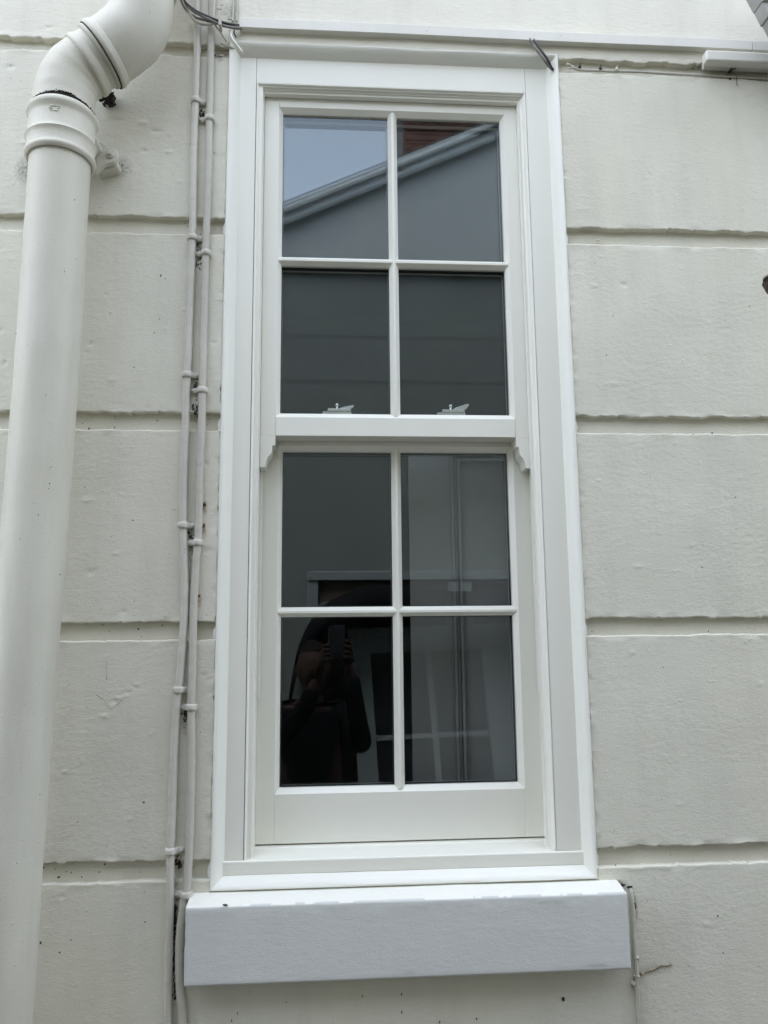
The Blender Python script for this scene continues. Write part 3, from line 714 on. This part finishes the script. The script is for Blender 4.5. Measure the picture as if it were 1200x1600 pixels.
trunk_run(-.2105, jx-.0006, 2.9115, 2.9075, .0125, -.016, .004, 'trunking_lid', tk)
trunk_run(jx+.0006, 4.9, 2.9075, 2.905, .0125, -.0158, .004, 'trunking_lid', tk)
t2 = empty('short_trunking', (.95, 0, 2.863), 'rounded white end of a second trunking just below the long one, far right', 'trunking')
o = trunk_run(.868, 3.2, 2.8632, 2.8632, .0140, -.032, -.008, 'cover', t2, bevel=.005)
bm = bmesh.new(); add_box(bm, .874, 3.18, -.0078, .004, 2.852, 2.872); from_bm('back_box', bm, M_plast, t2, bevel=.001)
# wires crossing the window's top right corner
for i, (dx, r, m_, lab) in enumerate([(0, .0030, M_grey, 'left of two grey cables slanting over the top right window corner'), (6, .0026, M_black, 'right of two cables slanting over the top right window corner')]):
    wire('cable', [(822+dx, 52, -.006), (828+dx, 62, -.014), (838+dx, 77, -.016), (849+dx, 92, -.014), (858+dx*.5, 104, -.006), (864+dx*.2, 110, .006)], 0, r, m_, lab, 'cable', seed=i)
wire('cable', [(886, 100, -.004), (894, 104.5, .002), (905, 109, .003), (930, 110.5, .003), (960, 111.5, .003), (1000, 112.5, .003), (1040, 115, .003), (1070, 116.5, .003), (1100, 118, .003), (1150, 121, .004), (1210, 124, .005)], 0, .0030, M_cab2, 'thin painted cable lying in the groove right of the window head', 'cable', rough=.0006)
wire('wire_stub', [(889, 107, -.002), (897, 106, .001), (905, 108.5, .003)], 0, .0020, M_cab2, 'small forked stub at the left end of the groove cable', 'cable')
for i, (x, y) in enumerate([(963, 108), (906, 103), (938, 106)]):
    q = at(x, y, 0); bm = bmesh.new(); add_prism(bm, [(q.x-.003, q.z-.004), (q.x+.003, q.z-.005), (q.x+.002, q.z+.006), (q.x-.001, q.z+.005)], 'y', -.004, .008); from_bm('cable_clip', bm, M_cab if i == 0 else M_black, wall, bevel=.0006)
wire('cable', [(1152, 93, -.016), (1146, 101, -.010), (1141, 110, -.002), (1139, 113, .006)], 0, .0030, M_black, 'black cable dropping from behind the second trunking into the wall', 'cable')
wire('cable', [(1158, 93, -.016), (1152, 101, -.012), (1146, 110, -.004), (1142, 114, .006)], 0, .0026, M_grey, 'grey cable beside the black one under the second trunking', 'cable')
wire('wire_stub', [(1143, 112, -.001), (1150, 118, -.004), (1151, 128, -.004), (1152, 134, -.003)], 0, .0009, M_black, 'hair-thin black thread hanging below the second trunking', 'thread', seg=5)
q = at(1141, 123, -.001); lump('wall_plug_hole', q, .0026, M_soil_shade, wall, 3)

# grey moulded corner at the top right edge
hp = empty('gutter_hopper', (1.12, -.1, 3.05), 'grey stepped bottom corner of a fitting cut off by the top right edge', 'hopper')
def frus(name, x0, z0, x1, z1, x2, y0, y1, mat, bev=.002):
    # slanted lower-left side from (x0,z0) top to (x1,z1) bottom, extending right to x2
    prism(name, [(x0, z0), (x1, z1), (x2, z1), (x2, z0)], 'y', y0, y1, mat, hp, bevel=bev)
a, b, c_, d_ = at(1182, -16, -.12), at(1190, 3, -.12), at(1201, 24, -.12), at(1226, 68, -.12)
frus('upper_body', a.x-.012, a.z+.02, b.x, b.z, 1.25, -.125, -.085, M_hop)
frus('middle_body', b.x+.001, b.z-.0004, c_.x, c_.z, 1.249, -.121, -.086, M_hop)
frus('lower_body', c_.x+.003, c_.z-.0004, d_.x, d_.z, 1.248, -.117, -.087, M_hop)
box('back_plate', 1.10, 1.24, -.0845, .002, 2.80, 3.05, M_hop, hp, bevel=.002)
for p_, n_ in ((b, .0), (c_, .0)):
    tube('rim', [(p_.x-.001, -.124, p_.z), (p_.x+.05, -.126, p_.z+.0265), (p_.x+.12, -.128, p_.z+.063)], .0022, M_plast, hp, seg=8, smooth_path=False)

# ------------------------------------------------------------ thin painted cable right of the sill
wire('cable', [(983, 1380, .004), (986, 1396, -.003), (989, 1420, -.004), (990.5, 1460, -.004), (993, 1500, -.0045), (995, 1530, -.005), (997, 1570, -.005), (998.5, 1610, -.005), (1001, 1720, -.005)], 0, .0040, M_cab2, 'thin painted cable dropping down the wall at the right end of the stone sill', 'cable', rough=.0006)
for i, (x, y, r) in enumerate([(994, 1497, .0055), (994, 1524, .006), (990, 1536, .005), (1003, 1521, .004)]):
    q = at(x, y, -.004); lump('filler_blob', q, r, M_cab if i != 3 else M_tan, wall, i+70)
wire('wire_stub', [(984, 1404, -.003), (990, 1409, -.006), (994, 1416, -.006), (991, 1422, -.003)], 0, .0011, M_black, 'short black wire loop sticking out beside the sill corner', 'cable')
wire('render_crack', [(1003, 1522), (1012, 1517), (1022, 1514), (1032, 1508), (1041, 1509), (1049, 1505)], -.001, .0022, M_tan, None, parent=wall, rough=.0014, seg=7)
g = random.Random(12)
for i in range(15):
    x0_, y0_ = g.choice([(g.uniform(600, 980), g.uniform(1555, 1598)), (g.uniform(300, 700), g.uniform(1550, 1598)), (g.uniform(1010, 1190), g.uniform(1400, 1590))])
    q = at(x0_, y0_, -.0012); lump('dirt_fleck', q, g.uniform(.0007, .0018), M_soil_shade, wall, i+200, (.7, .4, 1.5))
q = at(880, 1561, -.001); lump('dirt_fleck', q, .0032, M_soil_shade, wall, 321, (.8, .4, 1.2))
q = at(352, 1414, -.051); lump('dirt_fleck', q, .0028, M_soil_shade, wall, 322, (1.6, .4, .6))
q = at(934, 376, .009); lump('render_lump', q, .004, M_wall, wall, 323, (1.6, .6, .7))
# grime specks scattered over the left wall and on the pipe, too many to count
g = random.Random(31); bm = bmesh.new()
for i in range(230):
    px_ = g.uniform(5, 350) if i % 4 else g.uniform(880, 1195); py_ = g.uniform(5, 1595)
    if i % 3 == 0: py_ = g.choice([345, 652, 973, 1350])+g.gauss(6, 9)
    c = at(px_, py_, .0005 if i % 3 else .006)
    if -.222 < c.x < .52: continue
    bmesh.ops.create_icosphere(bm, subdivisions=1, radius=g.uniform(.0006, .0017), matrix=Matrix.Translation(c) @ Matrix.Rotation(g.uniform(0, 3), 4, 'Y') @ Matrix.Diagonal((g.uniform(.6, 2.2), .5, 1, 1)))
tag(from_bm('grime_specks', bm, M_soil_shade, wall), kind='stuff')
g = random.Random(33); bm = bmesh.new()
for i in range(24):
    z_ = g.uniform(.85, 2.45); th = math.radians(-90+g.uniform(-70, 75)); xc = -.5555-.009*max(0, min(1, (2.1-z_)/.8))
    c = Vector((xc+.0588*math.cos(th), YP+.0588*math.sin(th), z_))
    bmesh.ops.create_icosphere(bm, subdivisions=1, radius=g.uniform(.0005, .0011), matrix=Matrix.Translation(c) @ Matrix.Diagonal((g.uniform(.6, 1.6), .4, g.uniform(.6, 2.2), 1)))
for i in range(240):      # crusty joint at the top of the socket
    th = math.radians(g.gauss(-62, 30)); rr = .0612+g.gauss(0, .0007)
    c = Vector((-.5553+rr*math.cos(th), YP+rr*math.sin(th), 2.611+g.gauss(0, .0014)+.004*max(0, math.sin(math.radians(-th*57.3-40)*3))))
    bmesh.ops.create_icosphere(bm, subdivisions=1, radius=g.uniform(.0007, .0017), matrix=Matrix.Translation(c))
tag(from_bm('grime_specks', bm, M_soil_shade, dp), kind='stuff')
for L in ([(150, 1085), (162, 1092), (170, 1103), (183, 1100), (192, 1090)], [(166, 1030), (167, 1046), (166, 1062)], [(60, 445), (78, 447), (97, 444)]):
    wire('render_crack', L, -.0008, .0007, M_cab2, None, parent=wall, rough=.0004, seg=5)
# paint smears from the mastic where it runs into the grooves
for (zt, zb) in ZG[:4]:
    for s, xe in ((-1, -.2315), (1, .5225)):
        zc = (zt+zb)/2
        lump('paint_smear', (xe+s*.004, .009, zc-.006), .010, M_mastic, wall, int(zt*100)+s, (.55, .35, 1.6))
        lump('paint_smear', (xe+s*.003, .004, zb-.002), .007, M_mastic, wall, int(zt*130)+s, (.8, .6, .5))

# ------------------------------------------------------------ the house across the passage (seen in the glass)
B = -3.0
hs_ = empty('opposite_house', (1.5, B, 0), 'grey rendered gable house reflected in the window panes', 'house')
def vz(x): return 4.235+(x+.325)*.462 if x < 3.2 else 4.235+3.525*.462-(x-3.2)*.462
pts = [(-7.0, 0), (9.5, 0), (9.5, vz(9.5)), (3.2, vz(3.2)), (-3.0, vz(-3.0)), (-7, vz(-3.0))]
DX0, DX1, DX2, DX3, DZ = -.10, .735, .86, 1.55, 1.86
bm = bmesh.new()
U0 = 3.90
add_prism(bm, [(-3.4, U0), (9.5, U0), (9.5, max(U0+.01, vz(9.5))), (3.2, vz(3.2)), (-1.32, U0+.001)], 'y', B-.30, B)
from_bm('gable_wall', bm, M_gable, hs_)
bm = bmesh.new()
for (a, b) in ((-7, DX0), (DX1, DX2), (DX3, 9.5)): add_box(bm, a, b, B-.3, B+.02, 0, DZ)
add_box(bm, -7, 9.5, B-.3, B+.02, DZ, U0-.06)
from_bm('lower_wall', bm, M_opp, hs_)
box('string_course', -7, 9.5, B-.2, B+.07, U0-.059, U0-.001, M_opp, hs_, bevel=.006)
blk = None
for (za, zb, off) in ((3.405, 3.825, .0), (3.105, 3.375, -.43), (2.75, 3.075, .0)):
    for k in range(-2, 4):
        xa = -.05+.86*k+off*1.0
        if blk is None:
            blk = box('render_block', xa+.004, xa+.856, B+.0205, B+.0225, 0, 1, M_opp, hs_, bevel=.002)
            o = blk; px0 = xa
        else:
            o = blk.copy(); col.objects.link(o); o.location.x = xa-px0
        o.scale.z = zb-za; o.location.z = za
# verge: slates on top, fascia board beneath
ang = math.atan(.462)
def verge(name, off, th, y0, y1, mat):
    P = []
    for s_ in (0, 1):
        for x in (-2.4, 3.2): pass
    bm = bmesh.new()
    add_prism(bm, [(-2.4, vz(-2.4)+off), (3.2, vz(3.2)+off), (9.8, vz(9.8)+off), (9.8, vz(9.8)+off+th), (3.2, vz(3.2)+off+th), (-2.4, vz(-2.4)+off+th)], 'y', y0, y1)
    return from_bm(name, bm, mat, hs_, bevel=.004)
verge('fascia_board', -.085, .06, B+.001, B+.06, M_verge)
verge('verge_board', -.024, .045, B+.002, B+.10, M_verge)
verge('roof_slates', .022, .014, B-5, B+.10, M_slate)
# chimney stack, brick by brick on the sides that show
ch = box('chimney', .521, 1.419, B-1.0, B-.209, vz(.5)-.1, 6.6, M_mortar, hs_)
brk = None; g = random.Random(4)
row = 0; z = vz(.5)-.05
while z < 6.55:
    off = 0 if row % 2 == 0 else -.1125
    x = .51+off
    while x < 1.43:
        xa, xb = max(x, .51), min(x+.215, 1.43)
        if xb-xa > .05:
            if brk is None:
                brk = box('brick', 0, .215, B-.208, B-.195, 0, .065, M_brick, ch, bevel=.003); o = brk
            else:
                o = brk.copy(); col.objects.link(o)
            o.scale.x = (xb-xa)/.215
            o.location = (xa, g.uniform(-.003, .003), z)
        x += .225
    z += .075; row += 1
for k in range(24):
    o = brk.copy(); col.objects.link(o); o.scale.x = 1; o.rotation_euler = (0, 0, math.radians(-90))
    o.location = (.51+(B-.208)*-1*0, 0, 0)
    # left flank course
    zz = vz(.5)-.05+.075*k
    o.location = Vector((.52, B-.205, zz)) - Matrix.Rotation(math.radians(-90), 3, 'Z') @ Vector((0, B-.20, 0))
# dark openings with white surrounds
for (a, b, nm) in ((DX0, DX1, 0), (DX2, DX3, 1)):
    w_ = box('doorway_surround', a-.055, a+.012, B+.0205, B+.050, 0, DZ-.012, M_oppw, hs_, bevel=.004)
    box('doorway_surround', b-.012, b+.055, B+.0205, B+.050, 0, DZ-.012, M_oppw, hs_, bevel=.004)
    box('doorway_head', a-.055, b+.055, B+.0205, B+.062, DZ-.0118, DZ+.045, M_oppw, hs_, bevel=.006)
    box('timber_header', a+.013, b-.013, B-.05, B+.006, DZ-.14, DZ-.013, M_timber, hs_, bevel=.004)
    box('dark_doorway', a+.0005, b-.0005, B-.29, B-.20, 0, DZ-.001, M_darkrm, hs_)
    box('transom', a+.013, b-.013, B-.03, B+.004, DZ-.17, DZ-.1405, M_oppw, hs_, bevel=.003)
# dark arched awning folded over the openings
P = []
AW = [(-.28, .70), (-.25, 1.15), (-.185, 1.48), (-.07, 1.66), (.08, 1.745), (.225, 1.80), (.45, 1.782), (.75, 1.76), (1.05, 1.75), (1.6, 1.74)]
for q in catmull([(a, 0, b) for a, b in AW], .05):
    wv = .006*math.sin(q.x*31)
    P.append([(q.x, B+.06, q.z+.02), (q.x, B+.34+wv, q.z), (q.x, B+.41+wv, q.z-.06), (q.x, B+.42-wv, q.z-.13)])
o, _ = grid_mesh('dark_awning', np.array(P), M_shirt, None)
md = o.modifiers.new('sol', 'SOLIDIFY'); md.thickness = .006
tag(o, 'dark fabric awning sagging over the reflected doorway across the passage', 'awning')

# old glazed sash leaning against the opposite wall
ls = empty('leaning_sash', (.55, -2.8, 0), 'old white glazed window frame leaning by the reflected doorway', 'window frame')
def LP(x, z):      # frame coordinates -> world; leans back against the wall and skews a little
    return Vector((.10+x+(1.55-z)*.058, -2.965+(1.60-z)*.10, z+x*.03))
def lbar(name, x0, x1, z0, z1, d0=.0, d1=.05, mat=None):
    bm = bmesh.new(); vs = []
    for dy in (d0, d1):
        for (x, z) in ((x0, z0), (x1, z0), (x1, z1), (x0, z1)): vs.append(bm.verts.new(LP(x, z)+Vector((0, dy, 0))))
    for f in [(0, 1, 2, 3), (7, 6, 5, 4), (0, 4, 5, 1), (1, 5, 6, 2), (2, 6, 7, 3), (3, 7, 4, 0)]: bm.faces.new([vs[i] for i in f])
    return from_bm(name, bm, mat or M_oppw, ls, bevel=.003)
lbar('head_board', -.01, 1.02, 1.50, 1.55, -.012, .07); lbar('rail', 0, 1.01, 1.40, 1.4995)
lbar('stile', 0, .12, .02, 1.3995); lbar('stile', .80, 1.0, .02, 1.3995)
lbar('glazing_bar', .455, .492, .1205, 1.3990, .008, .04); lbar('glazing_bar', .121, .4545, .890, .918, .009, .039); lbar('glazing_bar', .4925, .799, .890, .918, .009, .039)
lbar('rail', .1205, .7995, .02, .12)
lbar('pane', .1205, .7995, .1201, 1.3992, .020, .024, simple('dim_glass', (.015, .016, .018), .5, spec=.2, bd=0))

# ------------------------------------------------------------ the photographer, behind the camera, seen only in the glass
PX, PY = -.10, -1.93
def skin(name, joints, edges, mat, parent, sub=2, root=0):
    me = bpy.data.meshes.new(name); me.from_pydata([j[:3] for j in joints], edges, [])
    o = link(name, me, mat, parent)
    s = o.modifiers.new('skin', 'SKIN'); s.use_smooth_shade = True
    for i, j in enumerate(joints):
        v = me.skin_vertices[0].data[i]; v.radius = (j[3], j[4] if len(j) > 4 else j[3]); v.use_root = (i == root)
    m = o.modifiers.new('sub', 'SUBSURF'); m.levels = sub; m.render_levels = sub
    return o
ps = empty('person', (PX, PY, 0), 'person in a black long-sleeved top photographing, dimly reflected in the lower left pane', 'person')
J = [(PX, PY, .78, .14, .10), (PX, PY+.01, .95, .125, .09), (PX, PY, 1.10, .15, .095), (PX, PY, 1.19, .09, .07), (PX, PY+.02, 1.26, .045, .045),  # spine 0-4
     (PX-.15, PY, 1.16, .052), (PX-.20, PY+.08, .99, .040), (PX-.02, PY+.27, 1.20, .030), (PX+.03, PY+.30, 1.335, .024),                             # left arm 5-8
     (PX+.15, PY, 1.16, .052), (PX+.24, PY+.08, 1.00, .040), (PX+.20, PY+.27, 1.22, .030), (PX+.175, PY+.30, 1.40, .024),                            # right arm 9-12
     (PX-.08, PY, .70, .085), (PX-.09, PY+.02, .40, .058), (PX-.09, PY, .07, .038), (PX-.10, PY+.12, .04, .035),
     (PX+.08, PY, .70, .085), (PX+.09, PY+.02, .40, .058), (PX+.09, PY, .07, .038), (PX+.10, PY+.12, .04, .035)]
E_ = [(0, 1), (1, 2), (2, 3), (3, 4), (2, 5), (5, 6), (6, 7), (7, 8), (2, 9), (9, 10), (10, 11), (11, 12), (0, 13), (13, 14), (14, 15), (15, 16), (0, 17), (17, 18), (18, 19), (19, 20)]
skin('body', J, E_, M_skin, ps)
def inflate(sub, grow, name, mat):
    idx = sorted(set(sum(sub, ()))); mp = {k: i for i, k in enumerate(idx)}
    return skin(name, [(*J[k][:3], J[k][3]+grow, (J[k][4] if len(J[k]) > 4 else J[k][3])+grow) for k in idx], [(mp[a], mp[b]) for a, b in sub], mat, ps)
jm = [((J[5][0]+J[6][0])/2, (J[5][1]+J[6][1])/2, (J[5][2]+J[6][2])/2), ((J[9][0]+J[10][0])/2, (J[9][1]+J[10][1])/2, (J[9][2]+J[10][2])/2)]
wl = lambda a, b: tuple(a[i]*.25+b[i]*.75 for i in range(4))
TJ = [(J[0][0], J[0][1], J[0][2]-.02, .150, .115), J[1], J[2], J[3], J[5], J[6], J[7], wl(J[7], J[8]), J[9], J[10], J[11], wl(J[11], J[12])]
skin('dark_top', [(*j[:3], j[3]+.013, (j[4] if len(j) > 4 else j[3])+.013) for j in TJ], [(0, 1), (1, 2), (2, 3), (2, 4), (4, 5), (5, 6), (6, 7), (2, 8), (8, 9), (9, 10), (10, 11)], M_shirt, ps)
inflate([(0, 13), (13, 14), (14, 15), (0, 17), (17, 18), (18, 19)], .012, 'trousers', M_jean)
# head: sculpted ellipsoid with brow, nose, jaw, ears
def head(c):
    bm = bmesh.new(); bmesh.ops.create_uvsphere(bm, u_segments=40, v_segments=28, radius=1)
    for v in bm.verts:
        x, y, z = v.co; w_ = .076; f = .092; h = .118
        jaw = max(0, -z); w2 = w_*(1-.32*jaw**1.6); X = x*w2; Y = y*f*(1-.12*jaw); Z = z*h
        if y > .3:
            g_ = lambda cx, cz, sx, sz: math.exp(-((x-cx)/sx)**2-((z-cz)/sz)**2)
            Y += .022*g_(0, -.16, .13, .18)+.008*g_(0, .02, .10, .2) + .006*g_(0, .22, .6, .10) - .010*g_(.36, .05, .17, .11) - .010*g_(-.36, .05, .17, .11) + .006*g_(0, -.52, .25, .07) - .004*g_(0, -.44, .3, .03) + .010*g_(0, -.85, .3, .15)
        if y < 0 and z < -.4: Y *= .75
        v.co = Vector((X, Y, Z))
    R_ = Matrix.Translation(c) @ Matrix.Rotation(math.radians(8), 4, 'X')
    bmesh.ops.transform(bm, matrix=R_, verts=bm.verts)
    for s in (-1, 1):
        bmesh.ops.create_uvsphere(bm, u_segments=14, v_segments=10, radius=1, matrix=Matrix.Translation(Vector(c)+Vector((s*.077, -.005, -.005))) @ Matrix.Rotation(s*.35, 4, 'Z') @ Matrix.Diagonal((.009, .018, .031, 1)))
    from_bm('head', bm, M_skin, ps, smooth=True)
    bm = bmesh.new(); bmesh.ops.create_uvsphere(bm, u_segments=36, v_segments=22, radius=1)
    g_ = random.Random(2)
    for v in list(bm.verts):
        x, y, z = v.co
        v.co = Vector((x*.083, y*.098-.006, z*.122+.008))*(1+.03*g_.uniform(-1, 1))
    bmesh.ops.delete(bm, geom=[v for v in bm.verts if (v.co.y > .035 and v.co.z < .062) or v.co.z < -.055 or (v.co.y > .0 and v.co.z < .0)], context='VERTS')
    bmesh.ops.transform(bm, matrix=R_, verts=bm.verts); from_bm('hair', bm, M_hair, ps, smooth=True)
    for s in (-1, 1):
        bm = bmesh.new(); bmesh.ops.create_uvsphere(bm, u_segments=14, v_segments=10, radius=.0115, matrix=Matrix.Translation(Vector(c)+Vector((s*.030, .064, .010))))
        from_bm('eye', bm, simple('eye_white', (.6, .58, .55), .2, bd=0) if s < 0 else bpy.data.materials['eye_white'], ps, smooth=True)
head((PX+.005, PY+.045, 1.370))
# hands: palm + four fingers + thumb gripping the phone's edges
def hand(wr, palm, tips, name):
    joints = [(*wr, .021, .016), (*palm, .030, .014)]; ed = [(0, 1)]
    for (k, m_, t_, r_) in tips:
        i = len(joints); joints += [(*k, r_+.001), (*m_, r_), (*t_, r_*.85)]; ed += [(1, i), (i, i+1), (i+1, i+2)]
    return skin(name, joints, ed, M_skin, ps, sub=2)
cx_, cy_ = CAM.x, CAM.y
# phone: back towards the window, lens at the camera position
def PH(a, b, d): return CAM + right*a + up*b - fwd*d
ph = empty('smartphone', tuple(PH(.0, -.05, .01)), 'dark smartphone held up by the reflected person', 'phone')
def phbox(name, a0, a1, b0, b1, d0, d1, mat, bev):
    bm = bmesh.new(); vs = [bm.verts.new(PH(a, b, d)) for d in (d0, d1) for a, b in ((a0, b0), (a1, b0), (a1, b1), (a0, b1))]
    for f in [(0, 1, 2, 3), (7, 6, 5, 4), (0, 4, 5, 1), (1, 5, 6, 2), (2, 6, 7, 3), (3, 7, 4, 0)]: bm.faces.new([vs[i] for i in f])
    return from_bm(name, bm, mat, ph, bevel=bev, seg=3)
phbox('case', -.016, .055, -.128, .018, .006, .0145, M_phone, .003)
phbox('screen', -.013, .052, -.125, .015, .0147, .0152, M_phone, .0002)
phbox('camera_plate', -.012, .022, -.022, .014, .0045, .0058, M_phone, .0008)
def PT(a, b, d): return tuple(PH(a, b, d))
hand(tuple(Vector(J[12][:3])), PT(.075, -.105, .035), [((PT(.080, -.060, .034)), PT(.072, -.050, .012), PT(.050, -.052, .000), .0085), (PT(.082, -.080, .034), PT(.073, -.074, .010), PT(.048, -.076, -.002), .0088),
     (PT(.080, -.100, .034), PT(.071, -.098, .010), PT(.046, -.100, -.001), .0085), (PT(.076, -.120, .034), PT(.066, -.122, .012), PT(.045, -.122, .001), .0075), (PT(.068, -.090, .045), PT(.058, -.070, .030), PT(.040, -.060, .022), .0095)], 'right_hand')
hand(tuple(Vector(J[8][:3])), PT(-.040, -.115, .030), [((PT(-.036, -.072, .030)), PT(-.026, -.068, .012), PT(-.010, -.072, .000), .0085), (PT(-.038, -.090, .030), PT(-.026, -.088, .010), PT(-.008, -.090, -.001), .0088),
     (PT(-.036, -.108, .030), PT(-.024, -.108, .010), PT(-.006, -.108, -.001), .0085), (PT(-.034, -.125, .030), PT(-.022, -.128, .012), PT(-.004, -.126, .001), .0075), (PT(-.028, -.105, .040), PT(-.018, -.085, .030), PT(-.006, -.076, .022), .0095)], 'left_hand')
